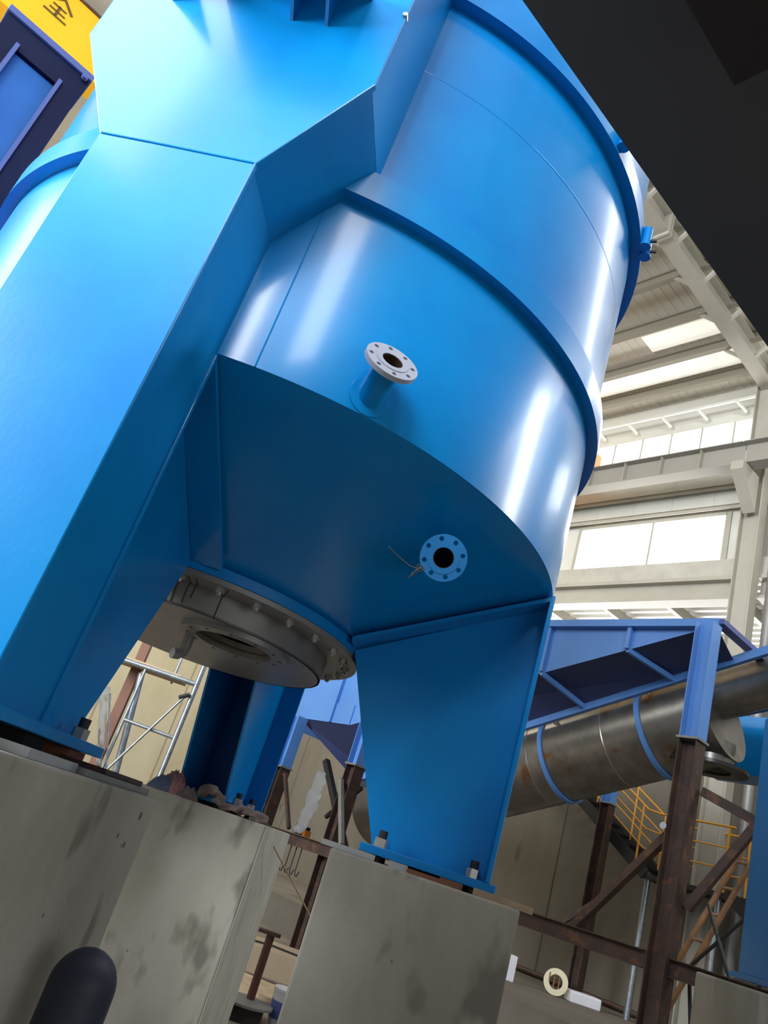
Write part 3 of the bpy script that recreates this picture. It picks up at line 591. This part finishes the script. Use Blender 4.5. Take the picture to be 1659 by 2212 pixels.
for a, b, lb in ((wal(-4.0, 8.0, 0.0), wal(-3.85, 8.0, -0.85), 'black thin rod leaning right under the tie beam'), (wal(-4.05, 8.05, -0.9), wal(-3.3, 8.05, 0.2), 'black thin rod crossing up to the right under the right pier'), (wal(-3.95, 8.1, 0.62), wal(-3.6, 8.1, -0.1), 'black thin rod beside the rusty ladder'), (wal(-4.1, 8.2, 0.05), wal(-3.2, 8.2, 1.1), 'black rod rising steeply beside the ladder to the right-hand leg'), (wal(-4.0, 8.15, -0.22), wal(-3.62, 8.15, -0.2), 'short black horizontal rod below the right tie beam')):
    tag(MB().tube([a, b], 0.018, 8).build('steel_rod', BLACK), lb, 'rod')
# between the tank legs: braces, film, junction box
barobj('brace', wal(-10.55, 8.3, 1.25), wal(-9.45, 8.3, 0.05), 0.09, 0.09, BLACK, 'dark diagonal brace behind the gap between back and right legs', 'brace')
barobj('brace', wal(-9.4, 8.2, 0.95), wal(-10.0, 8.2, 0.42), 0.05, 0.05, BLACK, 'short dark brace crossing left from the film-wrapped post', 'brace')
barobj('brace', wal(-9.38, 7.75, 0.95), wal(-8.95, 7.75, 0.12), 0.06, 0.06, GREY, 'grey flat brace leaning beside the right tank leg', 'brace')
barobj('brace', wal(-10.75, 7.75, 0.85), wal(-10.2, 7.75, 0.1), 0.05, 0.05, RUST, 'thin brown brace across the foot of the left trough post', 'brace')
mb = MB(); rnd = random.Random(5); nu, nv = 7, 16
for j in range(nv):
    for i in range(nu):
        f = j/(nv-1); s = -9.85+0.45*f*0.2+(i/(nu-1))*0.32*(0.7+0.3*math.sin(f*3)); z = 0.98-0.90*f
        mb.v.append(wal(s-0.20*(f), 7.66+rnd.uniform(-.03, .03), z+rnd.uniform(-.02, .02)))
mb.f = [(j*nu+i, j*nu+i+1, (j+1)*nu+i+1, (j+1)*nu+i) for j in range(nv-1) for i in range(nu-1)]
o = mb.build('plastic_film', PLAST, smooth=60, fix=False); md = o.modifiers.new('t', 'SOLIDIFY'); md.thickness = 0.004
tag(o, 'crumpled clear plastic film hanging on the post left of the right leg', 'film')
t = thing('work_lamp', wal(-9.98, 7.83, 0.06), 'small black and orange boxy tool on the brown tie beam between the legs', 'tool')
MB().box(-10.08, -9.88, 7.76, 7.90, 0.065, 0.20, wal).build('body', BLACK, t, bevel=0.01)
MB().box(-10.05, -9.93, 7.745, 7.76, 0.085, 0.17, wal).build('face', GREY, t)
MB().box(-9.88, -9.83, 7.77, 7.89, 0.065, 0.15, wal).build('end_cap', ORANGE, t, bevel=0.008)

# stairs and landing by the wall
t = thing('steel_stair', wal(-8, 14.2, LEDGE), 'dark steel stair with yellow handrails climbing the concrete wall at right', 'stair')
CS0, CS1 = 13.75, 14.55
for c in (CS0, CS1): MB().bar(wal(-10.9, c, 3.28), wal(-7.88, c, 1.26), 0.03, 0.20, ).build('stringer', BLACK, t)
for k in range(12):
    f = k/12; MB().box(-10.8+2.9*f-0.12, -10.8+2.9*f+0.12, CS0, CS1, 3.20-1.95*f, 3.23-1.95*f, wal).build('tread', BLACK, t)
MB().box(-7.95, -5.6, CS0, CS1, 1.20, 1.28, wal).build('landing', BLACK, t)
for c in (CS0, CS1):
    MB().bar(wal(-6.45, c, 1.3), wal(-4.2, c, -0.2), 0.03, 0.2).build('stringer', BLACK, t)
    for k, (s, z) in enumerate(((-10.5, 3.05), (-9.6, 2.44), (-8.75, 1.87), (-8.1, 1.42), (-7.2, 1.28), (-6.5, 1.28))):
        MB().tube([wal(s, c, z), wal(s, c, z+1.02)], 0.021, 8).build('handrail_post', YEL, t)
    for h in (0.35, 0.68, 1.02):
        MB().tube([wal(-10.9, c, 3.30+h), wal(-8.0, c, 1.34+h), wal(-7.75, c, 1.30+h), wal(-6.4, c, 1.30+h)], 0.019 if h > 1 else 0.014, 8).build('handrail', YEL, t)
for s in (-7.9, -6.62):
    MB().tube([wal(s, 13.9, LEDGE), wal(s, 13.9, 1.2)], 0.055, 14).build('support_pipe', GALV, t, smooth=40)

# rusty ladder leaning
t = thing('rusty_ladder', wal(-4.7, 8.9, -1.0), 'rusty yellow tube ladder leaning behind the tall brown post', 'ladder')
la, lb = wal(-3.97, 9.0, 1.60), wal(-5.15, 8.9, -1.25)
ofs = dW*0.17-nW*0.02
for k in (0, 1): MB().tube([la+ofs*k, lb+ofs*k], 0.030, 10).build('stile', RUSTY, t, smooth=40)
for k in range(10):
    f = (k+0.5)/10; MB().tube([la.lerp(lb, f), la.lerp(lb, f)+ofs], 0.016, 8).build('rung', RUSTY, t)

# neighbouring tank leg at the right edge, on its pier
t = thing('neighbour_tank_leg', Vector((3.05, 5.2, 0.05)), 'bright blue steel leg of a second tank at the right edge, on its own pier', 'tank leg')
NA = Vector((5.13, 4.75, 0)); 
def nf(r, tt, z, az=rad(168)):
    n = Vector((math.cos(az), math.sin(az), 0)); tv = Vector((-n.y, n.x, 0)); return NA+n*r+tv*tt+ZU*z
MB().box(1.2, 2.10, -0.20, 0.20, 0.09, 1.78, nf).build('box_column', PAINT, t, bevel=0.004)
MB().box(2.08, 2.11, -0.36, 0.36, 0.09, 1.78, nf).build('outer_flange', PAINT, t, bevel=0.004)
MB().box(1.30, 2.15, -0.40, 0.40, 0.055, 0.09, nf).build('base_plate', PAINT, t, bevel=0.004)
MB().prism([(1.0, 1.12), (2.10, 1.72), (2.10, 5.0), (1.0, 5.0)], -0.02, 0.02, lambda u, v, w_: nf(u, w_, v)).build('upper_web', PAINT, t)
o = MB().box(1.2, 2.30, -0.6, 0.6, FL, 0.02, nf).build('concrete_pier', CONC, bevel=0.012); tag(o, 'concrete pier at the lower right corner under the second tank leg', 'pier')
for k in (0,):
    o = MB().box(1.5, 1.7, -0.3, 0.3, 0.02, 0.055, nf).build('shim_plate', BLACK); tag(o, 'dark shim under the leg of the second tank', 'shim')
tag(MB().box(-5.85, -4.9, 11.2, 11.8, 2.62, 3.45, wal).build('feed_box', PAINT), 'pale lit blue box behind the spout of the tube at the right edge', 'box')
barobj('box_bracket', wal(-5.3, 11.8, 2.75), wal(-5.3, 14.99, 2.75), 0.12, 0.12, PAINT, 'blue bracket arm carrying the blue box off the concrete wall', 'bracket')

# scaffold behind the left leg
t = thing('scaffold', Vector((-2.0, 11.0, FL)), 'galvanised scaffold frame seen under the tank between the left and back legs', 'scaffold')
def tb_(name, p, q, r, m=GALV): return MB().tube([p, q], r, 10).build(name, m, t, smooth=40)
tb_('upright', (-1.65, 11, FL), (-1.65, 11, 2.6), 0.036); tb_('upright', (-2.37, 11, FL), (-2.37, 11, 1.42), 0.020); tb_('upright', (-2.72, 11.9, FL), (-2.72, 11.9, 2.2), 0.034)
tb_('crossbar', (-2.80, 11, 1.42), (-1.65, 11, 1.42), 0.036); tb_('crossbar', (-2.36, 11, 0.70), (-1.66, 11, 0.68), 0.024)
tb_('diagonal_brace', (-1.74, 10.95, 1.20), (-2.30, 10.95, 0.06), 0.016); tb_('prop', (-2.44, 11.2, 1.35), (-1.98, 11.2, FL), 0.045)
tb_('diagonal_brace', (-2.66, 10.95, 0.95), (-2.28, 10.95, -0.02), 0.012)
tb_('upright', (-2.12, 11.8, 1.42), (-2.12, 11.8, 2.7), 0.018)
MB().tube([(-1.80, 10.95, 1.18), (-1.68, 10.95, 1.26)], 0.03, 8).build('coupler', BLACK, t)
for k in range(3):
    tag(MB().bar((-2.95+0.02*k, 11.1+0.25*k, 1.455+0.004*k), (-1.9, 11.15+0.25*k, 1.455+0.004*k), 0.22, 0.045).build('scaffold_board', WOOD), 'pale timber scaffold board on the crossbar, %s of three' % ['nearest', 'middle', 'farthest'][k], 'board')
tag(MB().bar((-2.62, 11.6, FL), (-2.62, 11.6, 2.4), 0.13, 0.13, Vector((0, 1, 0))).build('brown_post', mat('red_brown_steel', (0.17, 0.075, 0.045), 0.6)), 'red-brown upright post beside the scaffold', 'post')
mb = MB(); rnd = random.Random(9); nu, nv = 5, 18
for j in range(nv):
    for i in range(nu):
        f = j/(nv-1); mb.v.append(Vector((-2.74+0.34*f+(i/(nu-1)-0.5)*0.13*(1-0.5*f), 10.86+rnd.uniform(-.03, .03), 1.02-0.95*f+rnd.uniform(-.02, .02))))
mb.f = [(j*nu+i, j*nu+i+1, (j+1)*nu+i+1, (j+1)*nu+i) for j in range(nv-1) for i in range(nu-1)]
o = mb.build('plastic_film', PLAST, smooth=60, fix=False); md = o.modifiers.new('t', 'SOLIDIFY'); md.thickness = 0.004
tag(o, 'narrow clear plastic sheet draped on the left side of the scaffold', 'film')
# tall pipe stain on the wall behind is part of the wall; clutter below between the piers
t = thing('paint_bucket', Vector((0.56, 8.5, FL)), 'white bucket with blue printing at the bottom between two piers', 'bucket')
MB().lathe([(0.0001, 0), (0.12, 0), (0.145, 0.30), (0.135, 0.30), (0.11, 0.02), (0.0001, 0.02)], 32, (0.60, 8.5, FL), closed=False).build('body', WHITE, t, smooth=40)
MB().lathe([(0.1275, 0.07), (0.140, 0.21)], 32, (0.60, 8.5, FL), closed=False).build('printed_band', INKBLUE, t, smooth=40)
MB().lathe([(0.0001, 0.285), (0.15, 0.285), (0.15, 0.31), (0.0001, 0.31)], 32, (0.60, 8.5, FL), closed=False).build('lid', WHITE, t, smooth=40)
t = thing('cable_drum', Vector((0.22, 8.35, FL)), 'dark drum with a pale round top beside the bucket between two piers', 'drum')
MB().lathe([(0.0001, 0), (0.20, 0), (0.20, 0.13), (0.0001, 0.13)], 32, (0.22, 8.35, FL), closed=False).build('body', BLACK, t, smooth=40)
MB().lathe([(0.0001, 0.13), (0.27, 0.13), (0.27, 0.15), (0.0001, 0.15)], 32, (0.22, 8.35, FL), closed=False).build('top', GREY, t, smooth=40)
t = thing('pipe_stand', Vector((0.27, 8.6, FL)), 'dark red-brown upright pipe standing on the drum between two piers', 'pipe')
MB().tube([(0.27, 8.45, FL+0.152), (0.27, 8.45, -0.86)], 0.04, 14).build('pipe', mat('oxide_red_pipe', (0.075, 0.022, 0.015), 0.45), t, smooth=40)
MB().box(0.12, 0.36, 8.40, 8.52, -0.86, -0.83, ident).build('cap_plate', RUST, t)
tag(MB().bar((0.12, 9.2, FL+0.17), (1.3, 9.0, FL+0.13), 0.12, 0.10).build('timber_beam', WOOD), 'pale squared timber lying on the floor between two piers', 'timber')
for k in range(2): tag(MB().bar((0.12, 9.6+k*0.5, FL+0.05), (1.4, 9.35+k*0.5, FL+0.05), 0.12, 0.10).build('timber_beam', RUST if k else WOOD), ['second pale timber on the floor behind the first', 'dark timber on the floor farthest back between two piers'][k], 'timber')
tag(MB().box(-0.6, 1.2, 10.9, 11.9, FL, FL+0.28, ident).build('plywood_stack', mat('dusty_plywood', (0.36, 0.28, 0.19), 0.85, col2=(0.30, 0.235, 0.16), nscale=2)), 'low stack of dusty plywood sheets on the floor behind the piers', 'stack')
tag(MB().tube([(-0.3, 11.0, FL+0.295), (0.4, 11.3, FL+0.295), (0.9, 11.1, FL+0.295), (1.4, 11.4, FL+0.295)], 0.012, 6).build('cable', BLACK, smooth=60), 'thin black cable lying across the plywood', 'cable')
tag(MB().lathe([(0.0001, 0), (0.13, 0), (0.15, 0.12), (0.11, 0.3), (0.05, 0.42), (0.0001, 0.45)], 20, (0.05, 13.0, FL), closed=False).build('sack', mat('white_sack', (0.45, 0.43, 0.37), 0.9), smooth=60), 'off-white tied sack on the floor behind the plywood', 'sack')
tag(MB().tube([legf(80)(1.45, -0.66, -0.10), (0.75, 7.9, -0.75)], 0.006, 6).build('rope_line', WOOD), 'thin pale cord sloping down from the back pier', 'cord')
t = thing('hanging_hooks', wal(-9.95, 7.8, -0.40), 'dark bent hooks hanging under the brown tie beam', 'hooks')
for k in range(4):
    s = -10.2+k*0.13; MB().tube([wal(s, 7.8, -0.1), wal(s, 7.8, -0.42), wal(s+0.03, 7.8, -0.47), wal(s+0.07, 7.8, -0.47), wal(s+0.09, 7.8, -0.40)], 0.010, 6).build('hook', BLACK, t)
# on the ledge below the right pier
Lx, Ly = 5.2, 14.72
o = MB().lathe([(0.11, -0.05), (0.20, -0.05), (0.20, 0.05), (0.11, 0.05)], 32, (Lx, Ly-0.15, LEDGE+0.2), (-0.35, -0.93, 0.1)).build('flange_ring', CREAM, smooth=40); tag(o, 'cream round grated ring propped on the ledge at the foot of the far post', 'ring')
for k in range(4): MB().bar(Vector((Lx-0.12+0.08*k, Ly-0.15-0.02*k, LEDGE+0.08)), Vector((Lx-0.12+0.08*k, Ly-0.15-0.02*k, LEDGE+0.32)), 0.018, 0.018).build('grate_bar', RUSTY, o)
tag(MB().box(5.42, 5.95, 14.4, 14.7, LEDGE, LEDGE+0.17, ident).build('foam_block', WHITE, bevel=0.02), 'pale blue-white block lying on the ledge right of the round ring', 'block')
tag(MB().box(4.20, 4.45, 14.4, 14.7, LEDGE, LEDGE+0.38, ident).build('white_carton', WHITE, bevel=0.01), 'white carton on the ledge just behind the corner of the right pier', 'carton')
tag(MB().tube([wal(-13, 14.9, LEDGE+0.06), wal(-5.5, 14.9, LEDGE+0.06)], 0.055, 10).build('floor_pipe', RUST, smooth=40), 'brown pipe running along the foot of the concrete wall', 'pipe')
